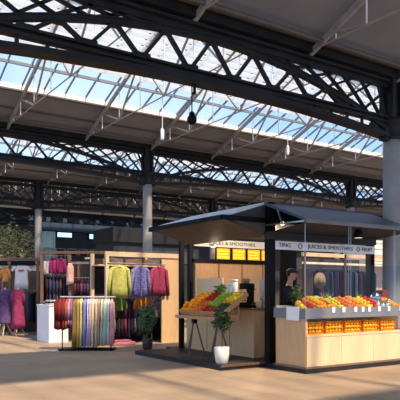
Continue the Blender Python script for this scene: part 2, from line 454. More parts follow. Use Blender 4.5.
# ================================================================== FRUIT KIOSK
KX0, KX1, KY0, KY1 = 8.2, 11.35, 9.75, 13.4
t = thing('deck_platform', 'low black deck under the fruit tray and potted plant', 'platform', (0,0,0))
MB().b2((7.03,9.76,0),(8.16,13.5,.1)).build('deck_board', BLACKW, t)
MB().b2((7.0,9.73,.07),(8.16,9.78,.115)).build('edge_strip', DKWOOD, t)
MB().b2((8.17,9.42,0),(11.5,13.9,.1)).b2((11.5,10.6,0),(12.2,13.9,.1)).build('floor_board', BLACKW, t)
t = thing('plinth', 'low black plinth with brown lip under the pale juice counter', 'plinth', (0,0,0))
MB().b2((8.1,8.47,0),(11.6,9.41,.09)).build('base', BLACKW, t)
MB().b2((8.1,8.47,.09),(11.6,9.41,.125)).build('lip', wood('brown_lip', (120,96,74), .15), t)

k = thing('fruit_kiosk', 'black-framed market kiosk with flared roof selling fruit and juices', 'kiosk', (0,0,0))
def post(x, y, z0, z1, w=.13): return MB().b2((x-w/2,y-w/2,z0),(x+w/2,y+w/2,z1)).build('post', BLACK, k)
post(8.22, 9.68, .1, 3.46, .16); post(8.36, 13.42, .1, 3.42, .11); post(8.66, 13.46, .1, 3.06, .12)
post(11.42, 9.75, .1, 3.46, .15); post(12.0, 13.3, .1, 3.46, .34)
MB().b2((8.15,9.65,3.36),(11.45,13.45,3.46)).b2((11.45,10.6,3.36),(12.2,13.5,3.46)).build('roof_deck', ROOFN, k)
MB().b2((8.25,9.85,3.06),(11.4,13.4,3.12)).build('ceiling_board', BLACKW, k)
# left flap: wedge with felt on top and boarded soffit
yA0, yA1 = 9.72, 12.7
m = MB(); m.prism([(7.03,yA0,3.12),(8.2,yA0,3.48),(8.2,yA0,3.44),(7.03,yA0,3.08)], (0,yA1-yA0,0)); m.build('side_roof', ROOFK, k)
m = MB(); m.prism([(7.04,yA0+.02,3.05),(8.2,yA0+.02,2.76),(8.2,yA0+.02,2.80),(7.04,yA0+.02,3.08)], (0,yA1-yA0-.04,0)); m.build('side_soffit', SOFF, k)
m = MB(); m.b2((7.0,yA0-.02,3.03),(7.05,yA1+.02,3.13)); m.b2((7.0,yA0-.03,3.03),(8.2,yA0+.03,3.13)); m.b2((7.0,yA1,3.03),(8.2,yA1+.05,3.12)); m.build('side_fascia', BLACK, k)
m = MB(); m.prism([(7.1,yA0+.02,3.11),(8.2,yA0+.02,3.42),(8.2,yA0+.02,3.11)], (0,.03,0)); m.build('side_gable', mat('charcoal_cladding', (52,52,55), .6), k)
m = MB(); m.prism([(7.1,yA0+.02,3.04),(8.2,yA0+.02,3.04),(8.2,yA0+.02,2.80)], (0,.03,0)); m.build('side_cheek', SOFF, k); m = MB(); m.prism([(7.1,yA1-.03,3.1),(8.2,yA1-.03,3.42),(8.2,yA1-.03,2.78)], (0,.03,0)); m.build('side_cheek', SOFF, k)
# front flap
xB0, xB1 = 8.1, 11.35
m = MB(); m.prism([(xB0,8.47,3.0),(xB0,9.72,3.46),(xB0,9.72,3.40),(xB0,8.47,2.95)], (xB1-xB0,0,0)); m.build('front_roof', ROOFN, k)
m = MB(); m.b2((xB0-.02,8.44,2.92),(xB1+.02,8.50,3.0)); m.build('front_fascia', mat('grey_fascia_edge', (84,86,92), .5), k)
m = MB(); m.b2((xB0,9.5,2.68),(xB1,9.72,2.84)); m.prism([(xB0+.1,8.5,2.92),(xB0+.1,9.7,2.80),(xB0+.1,9.7,2.84),(xB0+.1,8.5,2.95)], (xB1-xB0-.1,0,0)); m.build('front_soffit', mat('black_soffit', (30,28,27), .6), k)
m = MB(); m.bar((8.14,8.5,2.96),(8.14,9.7,2.98), .03, .03); m.bar((8.14,9.2,2.97),(8.14,9.35,3.3), .03, .03); m.build('gable_strut', HOOK, k)
# sign bands
s = MB().b2((8.3,9.62,2.48),(11.42,9.66,2.66)).build('front_sign', SIGNW, k)
RF = (PI/2,0,0)
text('lettering', 'TING', .12, INK, s, (8.40,9.612,2.572), RF, width=.34)
m = MB(); m.tube([(.052*math.cos(a*PI/12),.052*math.sin(a*PI/12),0) for a in range(25)], .007, 5)
o = m.build('ring_mark', INK, s); o.location = (9.02,9.612,2.57); o.rotation_euler = RF
text('lettering', 'JUICES & SMOOTHIES', .12, INK, s, (9.25,9.612,2.572), RF, width=1.42)
m = MB()
for q in range(4):
    a = PI/2*q; m.bar((.055*math.cos(a),.055*math.sin(a),0),(.055*math.cos(a+PI/2),.055*math.sin(a+PI/2),0), .012, .008)
o = m.build('diamond_mark', INK, s); o.location = (10.85,9.612,2.57); o.rotation_euler = RF
text('lettering', 'FRUIT', .12, INK, s, (10.97,9.612,2.572), RF, width=.36)
s = MB().b2((8.72,13.36,2.80),(11.4,13.40,3.0)).build('rear_sign', SIGNW, k)
text('lettering', 'JUICES & SMOOTHIES', .12, INK, s, (9.2,13.352,2.90), RF, width=1.6)
# back wall inside the kiosk
MB().b2((8.8,13.42,.1),(11.2,13.47,2.36)).build('back_wall', wood('brown_ply_wall', (196,150,104), .14), k)
MB().b2((8.7,13.34,2.36),(11.45,13.46,2.46)).build('back_beam', BLACK, k)
m = MB()
for x in (9.55, 10.35, 11.1): m.b2((x,13.39,.1),(x+.03,13.42,2.36))
m.build('wall_batten', wood('batten', (150,108,70), .2), k)
# lamp bulb in the open gable and spotlight under the flap
t = thing('bulb_lamp', 'small bare lit bulb under the open end of the kiosk roof', 'lamp', (8.45,9.55,3.02))
MB().ball((0,0,0), .045, 10).build('bulb', mat('lit_bulb', (255,226,180), .4, emit=3), t, True)
MB().tube([(0,0,.04),(0,0,.36)], .015, 6).build('stem', BLACK, t)
t = thing('spotlight', 'black spotlight hanging under the front edge of the kiosk roof', 'lamp', (9.85,8.72,2.80))
MB().lathe((0,0,-.07), [(.09,0),(.10,.03),(.09,.12),(.05,.17)], 14).build('lamp_body', BLACK, t, True)
MB().tube([(0,0,.08),(0,0,.22)], .02, 6).build('stem', BLACK, t)
MB().lathe((0,0,-.078), [(.08,0),(.08,.008)], 14).build('lens', mat('frosted_lens', (240,225,200), .4, emit=.5), t)

for lx, ly, lz, e, lb in ((8.42,12.05,2.72,4,'small round lamp under the left soffit of the kiosk'),(9.5,11.3,3.04,150,'unseen ceiling lamp added above the side counter to brighten the kiosk')):  # the deeper, stronger lamp is an unseen addition that brightens the interior
    t = thing('ceiling_lamp', lb, 'lamp', (lx,ly,lz))
    MB().lathe((0,0,-.04), [(.07,0),(.08,.02),(.08,.06)], 14).build('lamp_body', WHITE, t, True)
    MB().lathe((0,0,-.045), [(.06,0),(.06,.006)], 14).build('diffuser', mat('lit_diffuser', (255,228,186), .4, emit=2), t)
    pl = bpy.data.lights.new('lamp_light', 'POINT'); pl.energy = e; pl.color = (1,.80,.55); pl.shadow_soft_size = .08
    po = bpy.data.objects.new('lamp_light', pl); C.objects.link(po); po.location = (0,0,-.16); po.parent = t

# lit menu boards on the beam
for i, x in enumerate((9.43, 9.97, 10.50, 11.0)):
    t = thing('menu_board', 'glowing orange menu board on the kiosk beam, %s from the left' % nth[i], 'menu board', (x, 13.36, 2.46), 0, 'lit menu boards on the kiosk beam')
    MB().b2((0,-.02,0),(.46,.04,.32)).build('frame', BLACK, t)
    MB().b2((.015,-.03,.015),(.445,-.02,.305)).build('lit_face', mat('glowing_orange_panel', (255,166,26), .5, var=.25, scale=9, emit=.9, rgb2=(236,110,8)), t)
    m = MB()
    for q in range(3): m.b2((.05,-.034,.06+.08*q),(.40-.04*(q % 2),-.03,.085+.08*q))
    m.build('menu_line', mat('yellow_menu_line', (255,222,70), .5, emit=.8), t)

# counter on the left side
t = thing('side_counter', 'tan plywood side counter behind the slanted fruit tray', 'counter', (0,0,0))
MB().b2((8.45,10.5,.1),(9.1,13.3,1.17)).build('cabinet', PLYD, t)
MB().b2((8.42,10.46,1.17),(9.14,13.32,1.21)).build('worktop', wood('brown_worktop', (130,98,70), .15), t)
m = MB()
for y in (11.4,12.35): m.b2((8.444,y,.16),(8.452,y+.012,1.15))
m.b2((8.78,10.494,.16),(8.79,10.502,1.15)); m.build('seam', DKWOOD, t)
MB().b2((8.48,10.53,.09),(9.08,13.28,.17)).build('kickboard', BLACKW, t)

t = tag(MB().box((8.72,12.62,1.21+.36),(.04,1.15,.72)).build('display_board', PLY), 'pale plywood board standing on the side counter behind the oranges', 'board')
t = thing('juicer_machine', 'black juicer on the side counter beside the stack of cups', 'juicer', (8.66,11.02,1.21))
m = MB(); m.box((0,0,.04),(.34,.40,.08)); m.box((0,0,.1),(.28,.3,.06)); m.build('base', BLACK, t, bevel=.01)
m = MB(); m.box((.1,0,.33),(.1,.18,.42)); m.box((0,0,.5),(.3,.2,.14)); m.build('body', BLACK, t, bevel=.01)
MB().lathe((-.02,0,.57), [(.07,0),(.09,.08),(.11,.09),(.11,.11)], 14).build('hopper', mat('smoked_plastic', (150,140,130), .3), t, True)
MB().lathe((-.06,0,.15), [(.05,0),(.06,.02),(.065,.15),(.06,.16)], 14).build('jug', CHROME, t, True)
MB().tube([(.12,-.1,.42),(.12,-.2,.44),(.12,-.2,.52)], .014, 6).build('lever', CHROME, t)
t = thing('cup_stack', 'tall stack of clear plastic cups beside the juicer', 'cups', (8.86,10.72,1.21))
m = MB()
for q in range(11): m.lathe((0,0,.035*q+.2), [(.045,0),(.055,.1),(.058,.1),(.058,.105)], 14)
m.build('cup_column', mat('clear_plastic', (214,222,226), .2, var=.03), t, True)
MB().lathe((0,0,0), [(.06,0),(.06,.2)], 14).build('holder', GREYB, t, True)
t = thing('juice_tub', 'small cream tub with lid in front of the cup stack', 'tub', (8.72,10.66,1.21))
MB().lathe((0,0,0), [(.06,0),(.07,.14)], 14).build('tub_body', mat('cream_plastic', (240,212,150), .5), t, True)
MB().lathe((0,0,.14), [(.075,0),(.075,.02),(.06,.03)], 14).build('lid', WHITE, t, True)
for i, (y, h, lb) in enumerate(((11.92,.52,'tall clear plastic container on the side counter behind the fruit, left of the pair'),(11.72,.62,'taller clear plastic container with white label on the side counter, right of the pair'))):
    t = thing('plastic_container', lb, 'container', (8.82,y,1.21))
    MB().lathe((0,0,0), [(.075,0),(.085,.02),(.09,h)], 14).build('jar_body', mat('frosted_plastic', (206,214,208), .25, var=.03), t, True)
    MB().lathe((0,0,h), [(.095,0),(.095,.04),(.06,.05)], 14).build('lid', WHITE, t, True)
    if i: MB().b2((-.10,-.05,.3),(-.088,.05,.5)).build('label_sticker', PAPER, t)

# trestle table and slanted tray
t = thing('trestle_table', 'narrow wooden trestle table carrying the slanted fruit tray', 'table', (7.72,11.2,.1))
MB().box((0,.15,.90),(.56,1.75,.07)).build('tabletop', OAK, t)
for y in (-.35,.62):
    for sx in (-1,1): MB().tube([(sx*.02,y,.86),(sx*.22,y-.12,0)], .018, 6).build('leg', DKWOOD, t)
    MB().tube([(0,y,.86),(0,y+.3,0)], .018, 6).build('leg', DKWOOD, t)
    MB().box((0,y,.80),(.1,.1,.12)).build('hinge_block', BLACK, t)
tx0, tx1, ty0, ty1, tz0, tz1 = 7.47, 8.12, 10.28, 12.0, 1.07, 1.50
sl = math.atan2(tz1-tz0, tx1-tx0); TL = math.hypot(tx1-tx0, tz1-tz0)
t = thing('fruit_tray', 'slanted wooden display tray heaped with fruit in front of the side counter', 'tray', (tx0, ty0, tz0))
TM = Matrix.Rotation(-sl, 4, 'Y')
def tbox(a, b):
    m = MB(); c = [(a[i]+b[i])/2 for i in range(3)]; d = [abs(b[i]-a[i]) for i in range(3)]
    m.box(TM @ Vector(c), d, m=TM); return m
tbox((0,0,0),(TL,ty1-ty0,.02)).build('tray_bottom', OAK, t)
for y in (0, ty1-ty0): tbox((0,y-.012,0),(TL,y+.012,.10)).build('side_board', OAK, t)
for x in (0, TL): tbox((x-.012,0,0),(x+.012,ty1-ty0,.09)).build('end_board', OAK, t)
for y in (.45, .85, 1.25): tbox((0,y-.008,.02),(TL,y+.008,.09)).build('divider', OAK, t)
for y in (.12, 1.55):
    m = MB(); m.bar((.46,y,-.02),(.46,y,.46*math.tan(sl)-.01), .03, .04); m.build('prop', OAK, t)
    m = MB(); m.bar((.02,y,-.005),(.48,y,-.005), .03, .03); m.build('prop_foot', OAK, t)

# ---- fruit kinds
def fruit_proto(name, shape, rgb, cat):
    m = MB()
    if shape == 'round':
        m.ball((0,0,0), (1,1,.93), 12)
    elif shape == 'oval': m.ball((0,0,0), (.78,1.12,.74), 12)
    elif shape == 'pear': m.lathe((0,0,-1), [(.3,0),(.8,.25),(.95,.7),(.75,1.2),(.45,1.6),(.3,1.9),(.1,2.05)], 12)
    elif shape == 'pine':
        m.lathe((0,0,-1.2), [(.5,0),(.9,.3),(1,1.0),(.9,1.8),(.5,2.2)], 12)
    o = m.build(name, mat(name+'_skin', rgb, .6, var=.14, scale=2, spec=.15), None, True)
    if shape == 'round':
        for v in o.data.vertices:
            if v.co.x**2+v.co.y**2 < .05 and v.co.z > 0: v.co.z -= .12
    o['category'] = cat; return o
FR = {
 'orange': fruit_proto('orange','round',(255,158,22),'orange'),
 'lemon': fruit_proto('lemon','oval',(255,216,40),'lemon'),
 'red_apple': fruit_proto('red_apple','round',(186,44,34),'apple'),
 'green_apple': fruit_proto('green_apple','round',(140,180,56),'apple'),
 'avocado': fruit_proto('avocado','pear',(62,78,48),'avocado'),
 'mango': fruit_proto('mango','oval',(250,160,40),'mango'),
 'melon': fruit_proto('melon','oval',(150,196,96),'melon'),
 'tomato': fruit_proto('tomato','round',(232,44,24),'tomato'),
 'peach': fruit_proto('peach','round',(244,116,44),'peach'),
}
used = set()
def fruit(kind, loc, r, label, group):
    p = FR[kind]
    if kind in used:
        o = p.copy(); C.objects.link(o)
    else: o = p; used.add(kind)
    o.location = loc; o.scale = (r,r,r); o.rotation_euler = (random.uniform(-.5,.5), random.uniform(-.5,.5), random.uniform(0,6))
    o['label'] = label; o['group'] = group; return o
zones = [(1.28,1.70,'orange',.05,'orange heaped at the far left end of the slanted tray'),
         (.88,1.24,'peach',.047,'peach lying left of the middle of the slanted tray'),
         (.48,.84,'green_apple',.05,'green apple lying in the middle of the slanted tray'),
         (.03,.43,'mango',.052,'mango lying in the right end of the slanted tray')]
for (ya, yb, kd, r, lb) in zones:
    ny = int((yb-ya)/(2*r)); nx = int((TL-.04)/(2*r)); st = (yb-ya)/ny; sx = (TL-.04)/nx
    for i in range(nx):
        for j in range(ny):
            kk, l2 = kd, lb
            if kd == 'mango' and i >= nx-3: kk, l2 = 'lemon', 'lemon along the upper right of the slanted tray'
            if kd == 'mango' and i < 3: kk, l2 = 'avocado', 'dark avocado along the lower right of the slanted tray'
            if kd == 'peach' and i >= nx-3: kk, l2 = 'red_apple', 'red apple along the upper left middle of the slanted tray'
            if kd == 'green_apple' and i < 2: kk, l2 = 'red_apple', 'red apple along the lower middle of the slanted tray'
            p = TM @ Vector((.02+sx*(i+.5), ya+st*(j+.5), .02+r*.9+random.uniform(0,.03)))
            fruit(kk, Vector((tx0,ty0,tz0))+p, r, l2, kk.replace('_',' ')+'s on the slanted tray')
for j in range(5):
    p = TM @ Vector((.12+.1*(j % 3), 1.36+.07*j, .15)); fruit('orange', Vector((tx0,ty0,tz0))+p, .05, 'orange heaped at the far left end of the slanted tray', 'oranges on the slanted tray')
t = thing('pineapple_tops', 'tuft of green leaves sticking up behind the slanted fruit', 'plant', (8.14,11.35,1.50))
leaf_cloud(70, (0,0,.12), (.1,.2,.13), .16, rnd).build('leaf_tuft', mat('fresh_leaf', (96,140,62), .5, var=.3), t)
t['label'] = 'bunch of green leaves sticking up behind the slanted fruit tray'; t.name = 'herb_bunch'
MB().lathe((0,0,-.29), [(.07,0),(.08,.26),(.085,.3)], 12).build('vase', GREYB, t, True)

# potted plant on the deck
t = thing('potted_tree', 'small tree in a white pot at the corner of the black deck', 'potted plant', (7.22,10.02,.1))
MB().lathe((0,0,0), [(.095,0),(.125,.03),(.15,.18),(.155,.34),(.15,.35),(.14,.34),(.135,.28)], 20).build('pot', mat('white_pot', (226,222,212), .5, var=.04), t, True)
MB().lathe((0,0,.26), [(.137,0),(.137,.02)], 16).build('soil', DKWOOD, t)
MB().tube([(0,0,.27),(.01,0,.5),(0,.01,.85)], .011, 6).build('stem', DKWOOD, t)
leaf_cloud(170, (0,0,.86), (.19,.19,.24), .15, rnd).build('foliage', LEAF, t)
t = thing('potted_plant', 'leafy plant in a dark pot on the floor left of the kiosk deck', 'potted plant', (7.85,14.35,0))
MB().lathe((0,0,0), [(.10,0),(.13,.05),(.15,.30),(.14,.31)], 16).build('pot', mat('dark_pot', (58,46,42), .5), t, True)
for a in range(5): MB().tube([(0,0,.28),(.06*math.cos(a*1.3),.06*math.sin(a*1.3),.8),(.16*math.cos(a*1.3),.16*math.sin(a*1.3),1.2)], .008, 5).build('stem', LEAF, t)
leaf_cloud(300, (0,0,.92), (.28,.28,.42), .15, rnd).build('foliage', mat('mid_leaf', (70,104,66), .5, var=.4, scale=6), t)

# ---- front juice counter
t = thing('juice_counter', 'pale plywood juice counter with crate shelf and grey top band', 'counter', (0,0,0))
for a, b in ((8.15,9.13),(9.135,10.1),(10.105,11.5)): MB().b2((a,8.53,.125),(b,8.56,.70)).build('front_panel', PLY, t)
MB().b2((8.175,8.562,.125),(11.5,9.38,.698)).build('carcass', PLYD, t)
MB().b2((8.175,8.52,.70),(11.5,9.0,.74)).build('crate_shelf', PLY, t)
MB().b2((8.14,8.53,.125),(8.17,9.39,1.06)).build('end_panel', PLYD, t)  # tan beside the pale fronts: the weaker light is put into its colour
MB().b2((8.171,8.535,.74),(8.195,9.0,1.058)).build('niche_cheek', PLY, t)
MB().b2((8.175,9.0,.70),(11.5,9.38,1.058)).build('niche_back', PLYD, t)
MB().b2((8.142,8.532,1.062),(11.55,9.378,1.12)).build('top_board', GREYB, t)
m = MB(); m.b2((8.10,8.49,1.06),(11.55,8.53,1.265)); m.b2((8.10,8.53,1.06),(8.14,9.42,1.265)); m.build('grey_band', mat('grey_band_laminate', (122,122,126), .5, var=.05), t)
MB().b2((8.14,9.38,1.10),(11.55,9.42,1.30)).build('back_lip', GREYB, t)
MB().b2((8.142,8.532,1.12),(11.55,9.378,1.24)).build('display_bed', mat('pale_display_bed', (206,196,176), .6), t)
t = tag(MB().b2((8.088,8.66,1.02),(8.098,9.02,1.29)).build('paper_notice', PAPER), 'white paper notice hung on the left end of the grey counter band', 'notice')
for i, x in enumerate((8.86,9.15,9.5,9.72,9.92,10.23,10.54,10.93)):
    where = ['below the leftmost oranges','second from the left','third from the left','fourth from the left','fifth from the left, below the lemons','sixth from the left, below the tomatoes','seventh from the left','at the right edge'][i]
    t = thing('price_tag', 'small white price tag on the grey counter band, %s' % where, 'price tag', (x,8.485,1.17), 0, 'price tags on the counter band')
    MB().b2((-.04,-.006,0),(.04,-.001,.105)).build('card', PAPER, t); MB().b2((-.012,-.004,.1),(.012,.004,.13)).build('clip', HOOK, t)

# glass screens above the counter, with slim rods to the roof
for i, (a, b) in enumerate(((8.16,9.38),(9.44,10.80),(10.84,11.5))):
    t = thing('glass_screen', ['left blue-tinted glass screen above the front counter','middle blue-tinted glass screen above the front counter','right glass screen above the front counter, cut by the picture edge'][i], 'glass screen', (a,8.56,1.2))
    MB().b2((0,-.005,.03),(b-a,.005,.94)).build('pane', SCREEN, t)
    MB().b2((0,-.012,.0),(b-a,.012,.04)).build('rail', HOOK, t)
    MB().tube([(.0,0,0),(.0,0,1.76)], .005, 6).build('rod', HOOK, t); MB().tube([(b-a,0,0),(b-a,0,1.76)], .005, 6).build('rod', HOOK, t)

# crates of oranges in the niche
CRATE = mat('orange_crate_plastic', (246,150,40), .5, var=.15)
def crate():
    t = thing('fruit_crate', '', 'crate', (0,0,.74)); w, d, h = .46, .30, .25
    m = MB(); m.b2((0,0,0),(w,d,.015)); m.b2((0,d-.012,0),(w,d,h)); m.build('crate_base', CRATE, t)
    m = MB()
    for x in (.006, w-.006):
        for z in (.03,.10,.17,.235): m.b2((x-.006,0,z-.014),(x+.006,d,z+.014))
    for z in (.018, .128, .24): m.b2((0,0,z-.009),(w,.008,z+.009))
    for q in range(6): x = .008+(w-.016)*q/5; m.b2((x-.005,0,0),(x+.005,.008,h))
    m.build('crate_slats', CRATE, t); return t
c0 = crate()
for i in range(5):
    x = 8.2+.55*i
    lb = 'orange plastic crate of oranges in the counter niche, %s from the left' % nth[i]
    if i == 0: c0.location.x, c0.location.y = x, 8.57; c0['label'] = lb; c0['group'] = 'crates in the counter niche'
    else: copy_to(c0, (x,8.57,.74), 0, lb, 'crates in the counter niche')
    for r_ in range(3):
        for q in range(5):
            for dpt in range(2 if r_ == 2 else 1):
                fruit('orange' if (q+r_+i) % 2 else 'lemon', (x+.055+.0875*q, 8.57+.052+.09*dpt, .74+.055+.072*r_), .042,
                  ('orange' if (q+r_+i) % 2 else 'lemon')+' packed in the %s crate of the counter niche' % nth[i], 'citrus in the %s niche crate' % nth[i])

# produce on the counter
def heap(x0, x1, kind, r, label, group, layers=2, ys=(8.60,9.1)):
    nx = max(1, int((x1-x0)/(2*r)))
    for l in range(layers):
        for j in range(int((ys[1]-ys[0])/(2*r))-l):
            for i in range(max(1, nx-l)):
                fruit(kind, (x0+r+(i+.5*l)*2*r, ys[0]+r+(j+.5*l)*2*r+.0, 1.24+r*.9+l*r*1.45+j*.035), r, label, group)
P_ = 'on the front counter'
heap(8.17,8.33,'lemon',.042,'lemon at the very left corner of the front counter','lemons at the left corner',1,(8.58,8.8))
heap(8.30,8.52,'tomato',.04,'tomato beside the left corner of the front counter','tomatoes at the left',2,(8.6,8.9))
heap(8.53,8.82,'orange',.048,'orange in the left heap on the front counter','oranges left heap',2)
heap(8.84,9.12,'mango',.055,'mango heaped between the left oranges and the first glass joint','mangoes left heap',2)
heap(9.14,9.40,'lemon',.045,'lemon heaped left of the first glass joint','lemons left heap',2)
heap(9.44,9.66,'peach',.045,'peach heaped right of the first glass joint','peaches middle heap',2)
heap(9.68,10.0,'orange',.047,'orange in the middle heap on the front counter','oranges middle heap',2)
heap(10.02,10.22,'lemon',.046,'lemon beside the bright red tomatoes','lemons right heap',2)
heap(10.24,10.42,'tomato',.045,'bright red tomato in the heap right of the middle oranges','tomatoes right heap',2)
heap(10.82,11.1,'orange',.045,'orange at the right edge of the picture on the counter','oranges at the right edge',1)
for i, (x, y, z, r, lb) in enumerate(((8.92,9.15,1.42,.12,'large pale green melon on top of the fruit near the left heap'),(9.02,8.92,1.41,.09,'smaller green melon in front of the large pale one'),(9.62,9.2,1.40,.10,'green melon behind the peaches near the glass joint'))):
    fruit('melon', (x,y-.08,1.32+r*.74), r, lb, 'melons on the counter')
for i, (x, lb) in enumerate(((8.62,'pineapple with upright leaves behind the left oranges'),(9.52,'pineapple with upright leaves just right of the glass joint'),(9.36,'pineapple with upright leaves just left of the glass joint'),(10.46,'pineapple standing right of the red tomatoes'))):
    t = thing('pineapple', lb, 'pineapple', (x,9.25,1.2), 0, 'pineapples on the counter')
    MB().lathe((0,0,0), [(.04,0),(.065,.03),(.075,.1),(.065,.17),(.04,.2)], 12).build('fruit_body', mat('pineapple_skin', (190,150,60), .6, var=.35, scale=20), t, True)
    m = MB()
    for q in range(14):
        a = q*2.4; e = .06+.05*(q % 3); m._add([(.012*math.cos(a+1.3),.012*math.sin(a+1.3),.19),(-.012*math.cos(a+1.3),-.012*math.sin(a+1.3),.19),(e*math.cos(a),e*math.sin(a),.34+.02*(q % 4))], ((0,1,2),))
    m.build('crown_leaves', mat('pineapple_leaf', (150,170,90), .5, var=.3), t)
# chrome machines at the right end
t = thing('citrus_press', 'round chrome citrus press at the right end of the front counter', 'juicer', (10.66,8.95,1.2))
MB().lathe((0,0,0), [(.12,0),(.13,.03),(.07,.06),(.06,.12)], 18).build('foot', CHROME, t, True)
MB().ball((0,0,.24), (.13,.13,.14), 16).build('press_head', CHROME, t, True)
MB().tube([(.05,0,.34),(.16,0,.40),(.2,0,.36)], .014, 6).build('lever', BLACK, t)
t = thing('coffee_grinder', 'dark red box-shaped grinder at the right edge of the counter', 'grinder', (11.05,9.1,1.2))
MB().box((0,0,.32),(.2,.22,.22)).build('hopper_box', mat('dark_red_enamel', (140,40,40), .35), t, bevel=.02)
MB().box((0,0,.105),(.2,.24,.21)).build('body', CHROME, t, bevel=.01)
for i, (x, y, h) in enumerate(((10.5,8.75,.16),(10.6,8.7,.12),(10.78,8.72,.14),(10.88,8.78,.18))):
    t = thing('glass_jar', 'clear lidded jar in front of the chrome press, %s from the left' % nth[i], 'jar', (x,y,1.2), 0, 'jars by the chrome press')
    MB().lathe((0,0,0), [(.04,0),(.045,.01),(.045,h)], 12).build('jar_body', mat('pale_jar', (196,206,202), .2, var=.03), t, True)
    MB().lathe((0,0,h), [(.048,0),(.048,.025)], 12).build('lid', CHROME, t, True)

t = tag(MB().b2((8.75,9.75,.1),(10.6,10.75,.22)).build('duckboard', DKWOOD), 'dark raised boards the kiosk worker stands on behind the counter', 'floorboard')

# ================================================================== PERSON
def skin_mesh(verts, edges, name, m, parent, sub=2, root=0):
    me = bpy.data.meshes.new(name); me.from_pydata([v[0] for v in verts], edges, []); me.update()
    o = bpy.data.objects.new(name, me); C.objects.link(o)
    md = o.modifiers.new('skin', 'SKIN'); md.use_smooth_shade = True
    for i, v in enumerate(verts):
        sv = me.skin_vertices[0].data[i]; r = v[1]
        sv.radius = r if isinstance(r, (list, tuple)) else (r, r); sv.use_root = (i == root)
    sd = o.modifiers.new('sub', 'SUBSURF'); sd.levels = sub; sd.render_levels = sub
    bpy.context.view_layer.update()
    em = bpy.data.meshes.new_from_object(o.evaluated_get(bpy.context.evaluated_depsgraph_get()))
    bpy.data.objects.remove(o); em.name = name; em.materials.clear(); em.materials.append(m)
    for p in em.polygons: p.use_smooth = True
    o = bpy.data.objects.new(name, em); C.objects.link(o); o.parent = parent; return o
per = thing('person', 'person in black top and black cap working behind the juice counter', 'person', (9.12,10.12,.22), math.radians(-140))
# local: +y is forward. 1.84 m tall
HZ = 1.62
bv = [((0,0,.98),(.15,.11)),((0,.0,1.18),(.14,.10)),((0,.02,1.38),(.17,.11)),((0,.03,1.50),.07),((0,.05,1.58),.058),((0,.07,1.67),.07),((0,.075,1.75),.075)]
be = [(0,1),(1,2),(2,3),(3,4),(4,5),(5,6)]
def limb(chain, a):
    b = a
    for p in chain: bv.append(p); be.append((b, len(bv)-1)); b = len(bv)-1
    return b
hands = []
for s in (-1,1):
    limb([((s*.10,0,.90),.095),((s*.11,.02,.52),.06),((s*.11,-.01,.30),.055),((s*.11,-.02,.09),.04),((s*.115,.10,.045),(.045,.035)),((s*.115,.19,.03),(.04,.025))], 0)
    limb([((s*.20,.02,1.44),.06),((s*.25,.03,1.18),.045),((s*.17,.26,1.10),.036),((s*.14,.34,1.10),.026),((s*.13,.39,1.10),(.038,.018))], 2)
body = skin_mesh(bv, be, 'body', SKIN, per)
# fingers, nose, ears joined to the same body mesh
bm = bmesh.new(); bm.from_mesh(body.data)
x = MB(); x.bm.free(); x.bm = bm
for s in (-1,1):
    for q in range(4):
        L = (.060,.072,.068,.052)[q]; fx = s*.13+s*(.027-.018*q)
        x.tube([(fx,.40,1.102),(fx,.40+L*.5,1.098),(fx,.40+L*.8,1.08),(fx,.40+L*.9,1.06)], [.009,.009,.008,.006], 6)
    x.tube([(s*.13-s*.03,.36,1.10),(s*.13-s*.055,.39,1.085),(s*.13-s*.05,.42,1.07)], [.010,.010,.007], 6)
    x.ball((s*.083,.075,1.73), (.012,.025,.035), 8)
x.ball((0,.085,1.735), (.080,.100,.118), 20); x.ball((0,.125,1.655), (.045,.05,.035), 12)
x.tube([(0,.178,1.745),(0,.203,1.712),(0,.185,1.70)], [.010,.017,.012], 8)
bm.to_mesh(body.data); bm.free()
for p in body.data.polygons: p.use_smooth = True
for s in (-1,1): MB().ball((s*.032,.172,1.752), .011, 8).build('eye', BLACK, per, True)
m = MB(); m.ball((0,.170,1.668), (.026,.012,.008), 8); m.build('mouth', mat('lip', (150,80,74), .5), per, True)
TOP = mat('black_cloth', (26,26,32), .8, var=.3, scale=10)
tv = [((0,0,.94),(.18,.14)),((0,0,1.18),(.175,.135)),((0,.02,1.38),(.21,.14)),((0,.035,1.53),.095)]
te = [(0,1),(1,2),(2,3)]
for s in (-1,1):
    n = len(tv); tv += [((s*.21,.02,1.44),.085),((s*.26,.03,1.18),.07),((s*.19,.22,1.115),.052),((s*.165,.28,1.105),.045)]
    te += [(2,n),(n,n+1),(n+1,n+2),(n+2,n+3)]
skin_mesh(tv, te, 'jumper', TOP, per)
pv = [((0,0,.98),(.17,.13)),((0,0,.86),(.16,.12))]; pe = [(0,1)]
for s in (-1,1):
    n = len(pv); pv += [((s*.11,0,.74),.105),((s*.115,.02,.50),.085),((s*.115,-.01,.12),.07)]; pe += [(1,n),(n,n+1),(n+1,n+2)]
skin_mesh(pv, pe, 'trousers', mat('charcoal_trousers', (58,56,66), .8, var=.2), per)
m = MB(); m.ball((0,.07,1.77), (.092,.108,.105), 16); o = m.build('hair', mat('dark_hair', (30,24,22), .7), per, True)
for v in o.data.vertices:
    if v.co.z < 1.80 and v.co.y > .07: v.co.y = .07
m = MB(); m.ball((0,.08,1.825), (.098,.118,.065), 16); m.box((0,.21,1.805),(.14,.11,.012)); m.build('cap', mat('black_cap', (34,34,38), .8), per, True)
m = MB(); m.box((0,.155,1.30),(.26,.012,.28)); m.box((0,.15,.95),(.34,.012,.5)); m.build('apron', mat('grey_apron', (70,70,80), .8), per)
for s in (-1,1):
    m = MB(); m.ball((s*.115,.07,.045), (.055,.15,.05), 12); m.build('shoe', BLACK, per, True)

